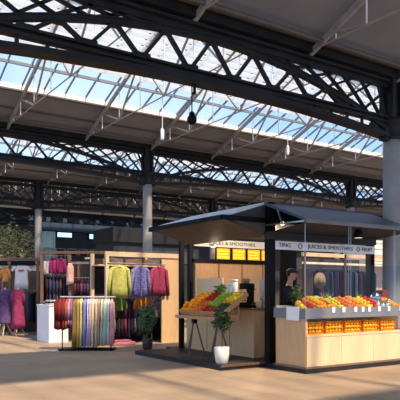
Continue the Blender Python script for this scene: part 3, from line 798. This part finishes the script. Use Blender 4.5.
t = thing('shop_plant', 'dark leafy plant between the worker and the fruit', 'plant', (8.62,9.30,1.2))
MB().lathe((0,0,0), [(.06,0),(.075,.12),(.08,.12)], 12).build('pot', BLACK, t, True)
leaf_cloud(150, (0,0,.32), (.17,.12,.24), .12, rnd).build('foliage', LEAF, t)

# ================================================================== CLOTHES
def fabric(i, rgb, var=.18, sc=14, rgb2=None):
    g = sum(rgb)/3; rgb = tuple(.9*(.86*v+.14*g) for v in rgb)
    return mat('fabric_%s' % i, rgb, .85, var=var, scale=sc, spec=.1, rgb2=rgb2)
def shirt_mesh(w=.24, L=.72, sl=.50, dep=.05, flare=0.0, seed=0, sleeves=True):
    """front-on garment; origin is the rail, z downward"""
    r = random.Random(seed); m = MB(); n = 20; R = []
    prof = [(.05,-.10,.3),(.11,-.115,.6),(w*.86,-.15,.8),(w*.98,-.20,1.0),(w*.93,-.34,1.0),(w*.92,-.5,1.0),(w+flare*.5,-.5-(L-.5)*.5,1.1),(w*1.02+flare,-L,1.25)]
    ph = r.uniform(0,6)
    for j, (ww, z, q) in enumerate(prof):
        ring = []
        for kx in range(n):
            a = 2*PI*kx/n; rip = 1+.16*math.sin(5*a+ph+j*.25)*min(1, j/4)
            ring.append(Vector((ww*math.copysign(abs(math.cos(a))**.7, math.cos(a)), dep*q*rip*math.sin(a), z+.008*math.sin(3*a+ph))))
        R.append(ring)
    m.rings(R)
    if sleeves:
        for s in (-1,1):
            m.tube([(s*w*.70,0,-.165),(s*w*1.02,0,-.23),(s*(w*1.27),-.005,-.22-sl*.5),(s*(w*1.40),-.01,-.2-sl)], [.05,.068,.055,.045], 10)
    return m
def shirt(name, label, cat, m, loc, rz, group=None, w=.24, L=.72, sl=.5, seed=0, flare=0.0, sleeves=True, open_=True):
    t = thing(name, label, cat, loc, rz, group)
    shirt_mesh(w, L, sl, .05, flare, seed, sleeves).build('cloth', m, t, True)
    h = MB(); h.tube([(0,0,-.10),(0,0,-.03),(.02,0,0),(.0,0,.02),(-.02,0,.0)], .005, 5); h.tube([(-.16,0,-.15),(0,0,-.10),(.16,0,-.15)], .006, 5); h.build('hanger', HOOK, t)
    c = MB()
    if open_:
        for s in (-1,1): c.prism([(s*.01,-.058,-.22),(s*.075,-.05,-.10),(s*.03,-.045,-.085),(s*.0,-.052,-.14)], (0,-.01,0))
        c.build('collar', m, t)
        c = MB().b2((-.014,-.066,-L+.03),(.014,-.058,-.20)); c.build('placket', m, t)
    else:
        c.tube([(.07*math.cos(a*PI/6),-.01+.045*math.sin(a*PI/6),-.105-.035*(math.sin(a*PI/6) < 0)) for a in range(13)], .012, 6); c.build('neckband', m, t)
    return t
def slab_mesh(th, wd, L, seed, flare=.15):
    """garment hanging edge-on: thin along x (the rail), wide along y"""
    r = random.Random(seed); m = MB(); n = 18; R = []; ph = r.uniform(0,6)
    for j, (q, z) in enumerate(((.12,-.06),(.5,-.09),(.92,-.16),(1,-.28),(1,-.28-(L-.28)*.35),(1+flare*.6,-.28-(L-.28)*.7),(1+flare,-L))):
        ring = []
        for kx in range(n):
            a = 2*PI*kx/n
            xx = th/2*math.cos(a)*(1+.0*j)*(.8 if j < 2 else 1+.25*min(j/6, 1)); yy = wd/2*q*math.copysign(abs(math.sin(a))**.8, math.sin(a))
            xx += th*.22*math.sin(7*yy/wd*2+ph+.3*j)*(j > 1)
            ring.append(Vector((xx, yy, z+.01*math.sin(2*a+ph))))
        R.append(ring)
    m.rings(R); return m
def slab(name, label, cat, m, loc, rz, group, th=.07, wd=.42, L=.9, seed=0, flare=.15, sleeve=True):
    t = thing(name, label, cat, loc, rz, group)
    b = slab_mesh(th, wd, L, seed, flare); b.build('cloth', m, t, True)
    h = MB(); h.tube([(0,0,-.07),(0,0,-.02),(0,.02,0.0),(0,0,.02),(0,-.02,0)], .005, 5); h.build('hanger', HOOK, t)
    if sleeve: MB().tube([(0,-wd*.42,-.15),(th*.1,-wd*.52,-.35),(0,-wd*.5,-.62)], [th*.5,th*.55,th*.42], 8).build('sleeve', m, t, True)
    return t

# ---- stall with the three shirts
PINE = wood('pine_frame', (206,176,140), .12)
t = thing('clothes_stall', 'pine-framed clothes stall with three shirts hung along the front', 'stall', (0,0,0))
for x, y in ((7.46,16.1),(7.46,17.15),(9.3,17.15)): MB().b2((x-.05,y-.05,0),(x+.05,y+.05,2.74)).build('post', PINE, t)
MB().b2((7.4,16.05,2.62),(9.95,16.13,2.76)).build('header_beam', PINE, t)
MB().b2((7.4,16.2,2.40),(9.3,16.24,2.56)).build('lower_beam', PINE, t)
m = MB(); [m.b2((x,16.1,2.4),(x+.05,16.22,2.74)) for x in (8.05,8.68)]; m.build('beam_block', DKWOOD, t)
MB().b2((9.30,16.08,0),(10.0,16.13,2.74)).build('end_panel', PLYD, t)
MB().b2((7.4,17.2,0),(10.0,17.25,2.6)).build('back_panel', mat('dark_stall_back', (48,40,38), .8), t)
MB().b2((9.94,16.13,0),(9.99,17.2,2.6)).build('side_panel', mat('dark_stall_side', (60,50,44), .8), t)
m = MB(); m.tube([(7.45,16.04,2.42),(9.4,16.04,2.42)], .016, 8); [m.tube([(x,16.04,2.42),(x,16.2,2.45)], .012, 6) for x in (7.5,8.4,9.25)]; m.build('front_rail', HOOK, t)
MB().tube([(7.46,16.65,1.42),(9.3,16.65,1.42)], .016, 8).build('lower_rail', HOOK, t)
for x in (7.5,9.26): MB().tube([(x,16.65,0),(x,16.65,1.42)], .016, 8).build('rail_leg', HOOK, t)
shirt('shirt', 'lime yellow tunic, leftmost of the three on the stall front', 'shirt', fabric('lime', (200,196,90)), (7.84,16.04,2.45), 0, 'shirts on the stall front', .26, 1.05, .80, 1, open_=False)
shirt('shirt', 'blue patterned shirt, middle of the three on the stall front', 'shirt', fabric('bluepat', (150,146,206), .3, 26, (70,66,120)), (8.53,16.04,2.45), 0, 'shirts on the stall front', .235, 1.04, .82, 2)
shirt('shirt', 'raspberry pink shirt, rightmost of the three beside the wood panel', 'shirt', fabric('raspberry', (170,56,90)), (9.18,16.04,2.45), 0, 'shirts on the stall front', .235, 1.0, .80, 3)
shirt('top', 'small green top in the row below the lime tunic', 'top', fabric('olive', (120,148,62)), (7.98,16.4,1.50), 0, 'tops in the second row', .2, .45, .28, 4, open_=False)
shirt('top', 'small orange and yellow top in the row between blue and pink shirts', 'top', fabric('orangepat', (246,176,50), .2, 16, (228,92,28)), (8.83,16.4,1.52), 0, 'tops in the second row', .24, .46, .28, 5, open_=False)
shirt('top', 'black and white patterned top hanging beside the wood panel', 'top', fabric('bwpat', (206,190,190), .3, 30, (56,40,52)), (9.30,16.35,1.52), 0, 'tops in the second row', .15, .75, .4, 6, open_=False)
low = [((96,60,88),'plum'),((120,86,120),'mauve'),((150,140,120),'stone'),((70,50,66),'dark plum'),((52,58,52),'dark green'),((150,60,80),'wine'),((90,60,110),'violet'),((60,50,60),'charcoal'),((120,100,150),'lavender'),((52,66,60),'bottle green'),((60,86,74),'patterned green'),((66,76,70),'grey green'),((44,56,50),'deep green'),((80,60,60),'brown')]
for i, (c, nm) in enumerate(low):
    slab('long_dress', '%s long garment in the lower row of the shirt stall, %s' % (nm, ('under the lime tunic' if i < 5 else 'under the blue shirt' if i < 10 else 'under the pink shirt')), 'dress', fabric('low%d' % i, c, .3, 12), (7.66+.115*i,16.65,1.42), 0, 'long garments in the lower row', .085, .45, 1.2-.06*(i % 3), 40+i)
t = thing('cloth_bundle', 'folded pink cloth on the floor under the long garments', 'cloth', (7.95,16.1,0))
MB().box((0,0,.05),(.75,.35,.1)).build('lower_fold', fabric('pinkfold', (196,110,130)), t, bevel=.03)
MB().box((-.05,0,.125),(.6,.3,.05)).build('upper_fold', fabric('rosefold', (170,90,110)), t, bevel=.02)
for i, (x, c, nm) in enumerate(((8.0,(150,150,60),'olive'),(8.78,(226,96,40),'orange'))):
    t = tag(MB().box((x,16.9,2.5),(.3,.4,.2)).build('storage_bag', fabric('bag%d' % i, c), bevel=.05), '%s cloth bag tucked behind the upper beam of the shirt stall' % nm, 'bag')
    t.location.z = 0
MB().b2((7.42,16.6,2.36),(9.9,17.2,2.4)).build('top_shelf', PINE, bpy.data.objects['clothes_stall'])

# ---- left bay of stalls (faces the camera across the aisle)
S0 = W(-5.19, 19.7)
st = thing('clothes_stall', 'wood-framed clothes stall with black name board behind the white plinth', 'stall', S0, AISLE)
BROWN = wood('brown_frame', (104,78,62), .2)
for x in (0,.92,2.1):
    for y in (0,1.4): MB().b2((x-.045,y-.045,0),(x+.045,y+.045,2.82)).build('post', BROWN, st)
MB().b2((-.05,-.06,2.82),(2.15,.04,2.91)).build('header_beam', DKWOOD, st)
MB().b2((.95,-.02,2.49),(2.15,.04,2.56)).build('lower_beam', mat('pale_beam', (224,206,180), .6), st)
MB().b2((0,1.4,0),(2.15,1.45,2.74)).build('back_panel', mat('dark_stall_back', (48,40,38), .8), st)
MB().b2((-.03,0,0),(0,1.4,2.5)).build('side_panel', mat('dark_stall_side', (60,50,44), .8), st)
b = MB().b2((1.0,-.10,2.58),(2.05,-.06,2.76)).build('name_board', BLACK, st)
MB().b2((1.42,-.106,2.64),(1.74,-.10,2.70)).build('white_mark', mat('worn_white_mark', (150,148,144), .7, var=.5, scale=30), b)
m = MB(); m.tube([(0,.1,2.77),(.9,.1,2.77)], .014, 6); m.tube([(.94,.5,2.05),(2.1,.5,2.05)], .014, 6); m.tube([(0,.35,2.14),(.9,.35,2.14)], .014, 6); m.build('rail', HOOK, st)
def SL(x, y, z): return S0 + RV*x + FV*y + Vector((0,0,z))
for i in range(3):
    shirt('top', 'magenta top hung high in the left stall bay, %s of three' % ('leftmost','middle','rightmost')[i], 'top', fabric('magenta%d' % i, ((156,36,96),(168,42,104),(140,30,84))[i]), SL(.36+.13*i,.1-.03*i,2.78), AISLE, 'magenta tops', .09, .58, .40, 20+i, open_=False)
shirt('top', 'grey white top left of the magenta tops', 'top', fabric('greywhite', (196,188,186)), SL(.16,.12,2.78), AISLE, None, .08, .62, .45, 25, open_=False)
cols = [((70,36,44),'maroon'),((58,70,110),'blue'),((74,60,70),'grey plum'),((50,64,104),'navy'),((96,60,64),'rust'),((60,44,60),'dark purple'),((60,62,70),'charcoal')]
for i, (c, nm) in enumerate(cols):
    slab('hanging_garment', '%s garment on the rail behind the white plinth, %s from the left' % (nm, ['first','second','third','fourth','fifth','sixth','seventh'][i]), 'garment', fabric('lb%d' % i, c), SL(.12+.115*i,.35,2.14), AISLE, 'garments behind the white plinth', .09, .42, .95, 60+i)
cols = [((120,50,72),'wine red'),((76,44,60),'plum'),((130,60,84),'crimson'),((70,60,80),'slate'),((96,60,90),'purple'),((110,108,120),'grey'),((60,52,62),'charcoal'),((90,50,76),'mulberry'),((50,44,50),'black'),((100,64,84),'dusky pink')]
for i, (c, nm) in enumerate(cols):
    slab('hanging_garment', '%s garment on the rail below the black name board' % nm, 'garment', fabric('lc%d' % i, c), SL(1.02+.105*i,.5,2.05), AISLE, 'garments below the name board', .085, .42, 1.0, 80+i)
t = tag(slab_mesh(.16,.12,.75,5,.3).build('scarf', fabric('creamscarf', (226,196,176), .2, 10, (200,130,120)), None, True), 'cream and pink scarf hanging left of the black name board', 'scarf')
t.location = SL(.95,-.12,2.56); t.rotation_euler = (0,0,AISLE)
t = tag(MB().box((0,0,0),(.18,.01,.42)).build('price_card', PAPER), 'white price sheet hanging at the right post of the left stall', 'price sheet')
t.location = SL(1.98,-.08,2.28); t.rotation_euler = (0,0,AISLE)

# white plinth with folded clothes
t = thing('white_plinth', 'white display plinth at the left, folded clothes on top', 'plinth', (6.36,17.9,0))
MB().b2((0,0,0),(.62,1.1,1.14)).build('body', mat('white_plinth_paint', (224,222,228), .5, var=.03), t)
MB().b2((-.02,-.02,1.14),(.64,1.12,1.17)).build('top_board', WHITE, t)
for i, (x, y, z, c, nm) in enumerate(((.2,.25,1.17,(220,214,206),'white folded top, lower of the near pile on the plinth'),(.2,.27,1.22,(70,66,70),'charcoal folded top, middle of the near pile on the plinth'),(.2,.25,1.27,(210,206,200),'pale folded top on the near pile of the plinth'),(.25,.6,1.17,(60,62,70),'dark folded garment, lower of the far pile on the plinth'),(.25,.6,1.22,(150,140,136),'grey folded garment on the far pile of the plinth'))):
    o = tag(MB().box((0,0,.025),(.32,.42,.05)).build('folded_top', fabric('fold%d' % i, c), bevel=.018), nm, 'folded top', 'folded clothes on the plinth')
    o.location = (6.36+x,17.9+y,z)

# ---- free-standing garment rack
R0 = W(-3.08, 16.3)
t = thing('garment_rack', 'free-standing black garment rack full of colourful long dresses', 'rack', R0, AISLE)
MB().tube([(-.72,0,1.44),(.78,0,1.44)], .02, 8).build('top_rail', mat('pale_steel_rail', (206,206,206), .35, .6), t)
for x in (-.66,.66):
    MB().tube([(x,0,.03),(x,0,1.44)], .016, 8).build('upright', BLACK, t)
m = MB(); m.b2((-.72,-.28,.02),(.78,.28,.045)); [m.b2((x-.03,-.3,0),(x+.03,.3,.05)) for x in (-.66,.7)]; m.build('base', BLACK, t)
rk = [(-.79,.10,.86,(128,26,30),'dark red'),(-.70,.10,.88,(170,34,34),'scarlet'),(-.61,.10,.88,(150,40,36),'brick red'),(-.52,.09,.84,(196,80,60),'coral'),(-.445,.07,.75,(226,140,150),'rose'),(-.385,.07,.80,(150,90,160),'purple'),
      (-.30,.11,1.36,(150,112,40),'bronze gold'),(-.21,.09,1.35,(206,160,50),'mustard'),(-.135,.08,1.34,(240,214,90),'bright yellow'),(-.03,.11,1.33,(110,126,206),'cornflower blue'),(.06,.07,1.33,(196,186,226),'pale lilac'),(.125,.08,1.32,(216,150,196),'orchid pink'),
      (.20,.08,1.34,(246,222,150),'cream yellow'),(.275,.08,1.33,(236,186,140),'peach'),(.35,.08,1.31,(196,140,120),'terracotta pink'),(.43,.08,1.31,(206,196,160),'sand'),(.52,.11,1.30,(160,206,176),'mint green'),(.61,.07,1.30,(236,206,200),'blush'),(.69,.08,1.27,(232,150,170),'candy pink')]
for i, (x, th, L, c, nm) in enumerate(rk):
    p = R0 + RV*x + Vector((0,0,1.44))
    c = tuple(int(v*.8+.2*sum(c)/3+(8 if L > 1 else -4)) for v in c)
    slab('dress' if L > 1 else 'top', '%s %s on the free-standing rack' % (nm, 'long dress' if L > 1 else 'short top'), 'dress' if L > 1 else 'top', fabric('rk%d' % i, c, .16, 12), p, AISLE, 'clothes on the free-standing rack', th, .44, L, 100+i, .2, L < 1)

# ---- far left stall with dress forms
D0 = W(-7.75, 22.0)
st = thing('clothes_stall', 'far left clothes stall with dress forms in front and black signs', 'stall', D0, AISLE)
for x in (.0,.78,1.8):
    for y in (0,1.5): MB().b2((x-.045,y-.045,0),(x+.045,y+.045,2.75)).build('post', DKWOOD, st)
MB().b2((-.05,-.06,2.70),(1.86,.04,2.82)).build('header_beam', BROWN, st)
MB().b2((-.05,.0,2.34),(1.86,.05,2.54)).build('lower_beam', mat('pale_beam', (224,206,180), .6), st)
for a, b in ((.0,.72),(.84,1.72)): MB().b2((a,-.1,2.53),(b,-.06,2.70)).build('name_board', BLACK, st)
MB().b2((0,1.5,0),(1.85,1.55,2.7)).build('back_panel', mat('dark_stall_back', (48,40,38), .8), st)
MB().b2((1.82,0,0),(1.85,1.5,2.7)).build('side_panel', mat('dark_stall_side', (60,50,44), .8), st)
m = MB(); m.tube([(0,-.05,2.62),(1.8,-.05,2.62)], .014, 6); m.tube([(.9,.4,1.6),(1.8,.4,1.6)], .014, 6); m.build('rail', HOOK, st)
def SD(x, y, z): return D0 + RV*x + FV*y + Vector((0,0,z))
w = shirt('t_shirt', 'white T-shirt with red print hung at the far left stall', 'T-shirt', fabric('whitetee', (236,232,232), .04), SD(1.22,-.06,2.66), AISLE, None, .25, 1.0, .13, 30, open_=False)
MB().b2((-.10,-.068,-.36),(.10,-.058,-.27)).build('red_print', mat('faded_red_print', (200,90,100), .8, var=.4, scale=30), w)
shirt('top', 'orange top hung at the far left edge stall', 'top', fabric('orangetop', (240,150,70)), SD(.62,-.02,2.56), AISLE, None, .13, .62, .3, 31, open_=False)
shirt('top', 'blue violet top hung at the left picture edge', 'top', fabric('bluetop', (96,92,150)), SD(.3,0,2.56), AISLE, None, .17, .9, .4, 32, open_=False)
for i, (c, nm) in enumerate((((70,84,120),'mid blue jeans'),((50,60,84),'dark blue jeans'),((44,44,54),'black jeans'),((60,70,90),'grey blue jeans'))):
    slab('hanging_jeans', '%s hanging right of the magenta dress' % nm, 'jeans', fabric('jean%d' % i, c), SD(1.35+.11*i,.4,1.6), AISLE, 'jeans in the far left stall', .09, .4, 1.15, 140+i, 0, False)
def dressform(x, y, c, nm, L, rgb2=None):
    p = W(x, y)
    t = thing('dress_form', 'wooden tripod dress form under the %s dress' % nm, 'mannequin', p, AISLE)
    for a in range(3):
        an = a*2*PI/3+.5; MB().tube([(.02*math.cos(an),.02*math.sin(an),.5),(.26*math.cos(an),.26*math.sin(an),0)], .018, 6).build('leg', PINE, t)
    MB().tube([(0,0,.45),(0,0,1.5)], .02, 8).build('pole', PINE, t)
    MB().lathe((0,0,1.45), [(.03,0),(.10,.05),(.05,.15),(.045,.24),(.02,.27)], 12).build('torso_block', PINE, t, True)
    d = thing('dress', '%s dress worn by a wooden dress form at the far left' % nm, 'dress', p, AISLE)
    m = MB(); R = []; n = 24
    for j, (r, z) in enumerate(((.07,1.66),(.17,1.62),(.19,1.5),(.18,1.35),(.15,1.2),(.18,1.05),(.20,.8),(.23,.5),(.25,1.68-L))):
        R.append([Vector(((r*(1+.1*math.sin(6*a*2*PI/n+j*.3)*(j > 3)))*math.cos(2*PI*a/n), r*.75*math.sin(2*PI*a/n)*(1+.1*math.sin(6*a*2*PI/n)), z)) for a in range(n)])
    m.rings(R); f_ = fabric(nm.replace(' ','_'), c, .25, 10, rgb2); m.build('bodice_and_skirt', f_, d, True)
    for s in (-1,1): MB().tube([(s*.14,0,1.58),(s*.20,0,1.42),(s*.20,-.02,1.15)], [.05,.055,.045], 8).build('sleeve', f_, d, True)
dressform(-6.47, 21.35, (164,52,98), 'magenta', 1.42)
dressform(-6.98, 21.5, (112,80,132), 'purple patterned', 1.25, (76,58,104))

# ---- clothes stall seen through the glass, behind the kiosk
t = thing('clothes_stall', 'clothes stall seen through the glass screens behind the juice counter', 'stall', (15.2,16,0))
for x in (0,2.1,4.4): MB().b2((x-.05,-.05,0),(x+.05,.05,3.0)).build('post', DKWOOD, t)
MB().b2((-.1,-.05,2.86),(4.5,.05,3.0)).build('header_beam', PINE, t)
MB().b2((0,1.3,0),(4.4,1.35,2.9)).build('back_panel', mat('mauve_grey_back', (64,56,60), .8), t)
MB().b2((-.1,-.02,2.58),(4.5,.02,2.66)).build('lower_beam', mat('pale_beam', (224,206,180), .6), t)
MB().tube([(0,.3,2.45),(4.4,.3,2.45)], .016, 6).build('rail', HOOK, t)
cols = [((96,60,92),'purple'),((60,66,96),'navy'),((80,96,130),'slate blue'),((70,50,80),'dark violet'),((110,70,100),'mauve'),((60,90,120),'teal blue'),((46,60,84),'deep navy'),((104,120,140),'grey blue'),((80,54,76),'plum'),((70,110,130),'turquoise grey'),((90,84,110),'lilac grey'),((50,72,100),'steel blue')]
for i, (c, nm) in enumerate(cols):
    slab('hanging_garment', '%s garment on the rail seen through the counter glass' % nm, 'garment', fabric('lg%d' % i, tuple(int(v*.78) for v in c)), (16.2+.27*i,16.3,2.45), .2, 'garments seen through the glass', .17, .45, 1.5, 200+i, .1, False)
t = thing('straw_hat', 'round straw hat hung on the stall behind the worker', 'hat', (15.85,15.86,1.98))
m = MB(); m.lathe((0,0,0), [(.30,0),(.30,.012),(.14,.03),(.13,.12),(.06,.15)], 20); o = m.build('brim_and_crown', mat('woven_straw', (150,116,88), .8, var=.2, scale=20), t, True); o.rotation_euler = (PI/2,0,0)
m = MB(); m.lathe((0,0,.03), [(.142,0),(.137,.03)], 20); MB().tube([(0,.03,.28),(0,.08,.62)], .008, 5).build('hanging_loop', DKWOOD, t); o = m.build('hat_band', DKWOOD, t, True); o.rotation_euler = (PI/2,0,0)
t = thing('white_stall', 'white canvas stall glimpsed between the kiosk post and the big column', 'stall', (22.2,19.0,0))
MB().b2((0,0,2.9),(2.2,1.6,4.0)).build('canopy', WHITE, t); MB().b2((0,.8,0),(2.2,.85,2.9)).build('back_panel', mat('pink_beige_panel', (214,186,166), .7), t)
for x in (.05,2.15): MB().b2((x-.05,-.05,0),(x+.05,.05,2.9)).build('post', BROWN, t)
m = MB(); [m.b2((0,-.02,3.0+.28*q),(2.2,.0,3.06+.28*q)) for q in range(4)]; m.build('canopy_stripe', PINE, t)

# ================================================================== LIGHT, WORLD, CAMERA
w = bpy.data.worlds.new('sky'); bpy.context.scene.world = w; w.use_nodes = True
nt = w.node_tree; bg = nt.nodes['Background']
tc = nt.nodes.new('ShaderNodeTexCoord'); nz = nt.nodes.new('ShaderNodeTexNoise'); rp = nt.nodes.new('ShaderNodeValToRGB')
nz.inputs['Scale'].default_value = 2.2; nz.inputs['Detail'].default_value = 6
rp.color_ramp.elements[0].position = .48; rp.color_ramp.elements[0].color = lin((146,182,230))+(1,)
rp.color_ramp.elements[1].position = .78; rp.color_ramp.elements[1].color = lin((228,236,246))+(1,)
nt.links.new(tc.outputs['Generated'], nz.inputs['Vector']); nt.links.new(nz.outputs['Fac'], rp.inputs['Fac'])
nt.links.new(rp.outputs['Color'], bg.inputs['Color']); bg.inputs['Strength'].default_value = 1.7
sd = bpy.data.lights.new('sun', 'SUN'); sd.energy = 7.5; sd.angle = math.radians(2.2); sd.color = (1.0,.83,.63)
so = bpy.data.objects.new('sun', sd); C.objects.link(so)
el = math.radians(55); az = math.radians(8)        # towards the light: -Y, slightly +X
dirv = Vector((math.cos(el)*math.sin(az), -math.cos(el)*math.cos(az), math.sin(el)))
so.rotation_euler = dirv.to_track_quat('Z', 'Y').to_euler(); so.location = (0,-10,20)

cd = bpy.data.cameras.new('camera'); co = bpy.data.objects.new('camera', cd); C.objects.link(co)
cd.sensor_width = 36; cd.lens = 600/400*36; cd.shift_y = 91/400; cd.clip_end = 300
co.location = (0,0,1.6); co.rotation_euler = (PI/2,0,AISLE)
sc = bpy.context.scene; sc.camera = co
sc.view_settings.view_transform = 'Standard'; sc.view_settings.look = 'None'; sc.view_settings.gamma = 1; sc.view_settings.exposure = .2
sc.cycles.use_denoising = True
sc.cycles.max_bounces = 10; sc.cycles.diffuse_bounces = 5; sc.cycles.transparent_max_bounces = 16
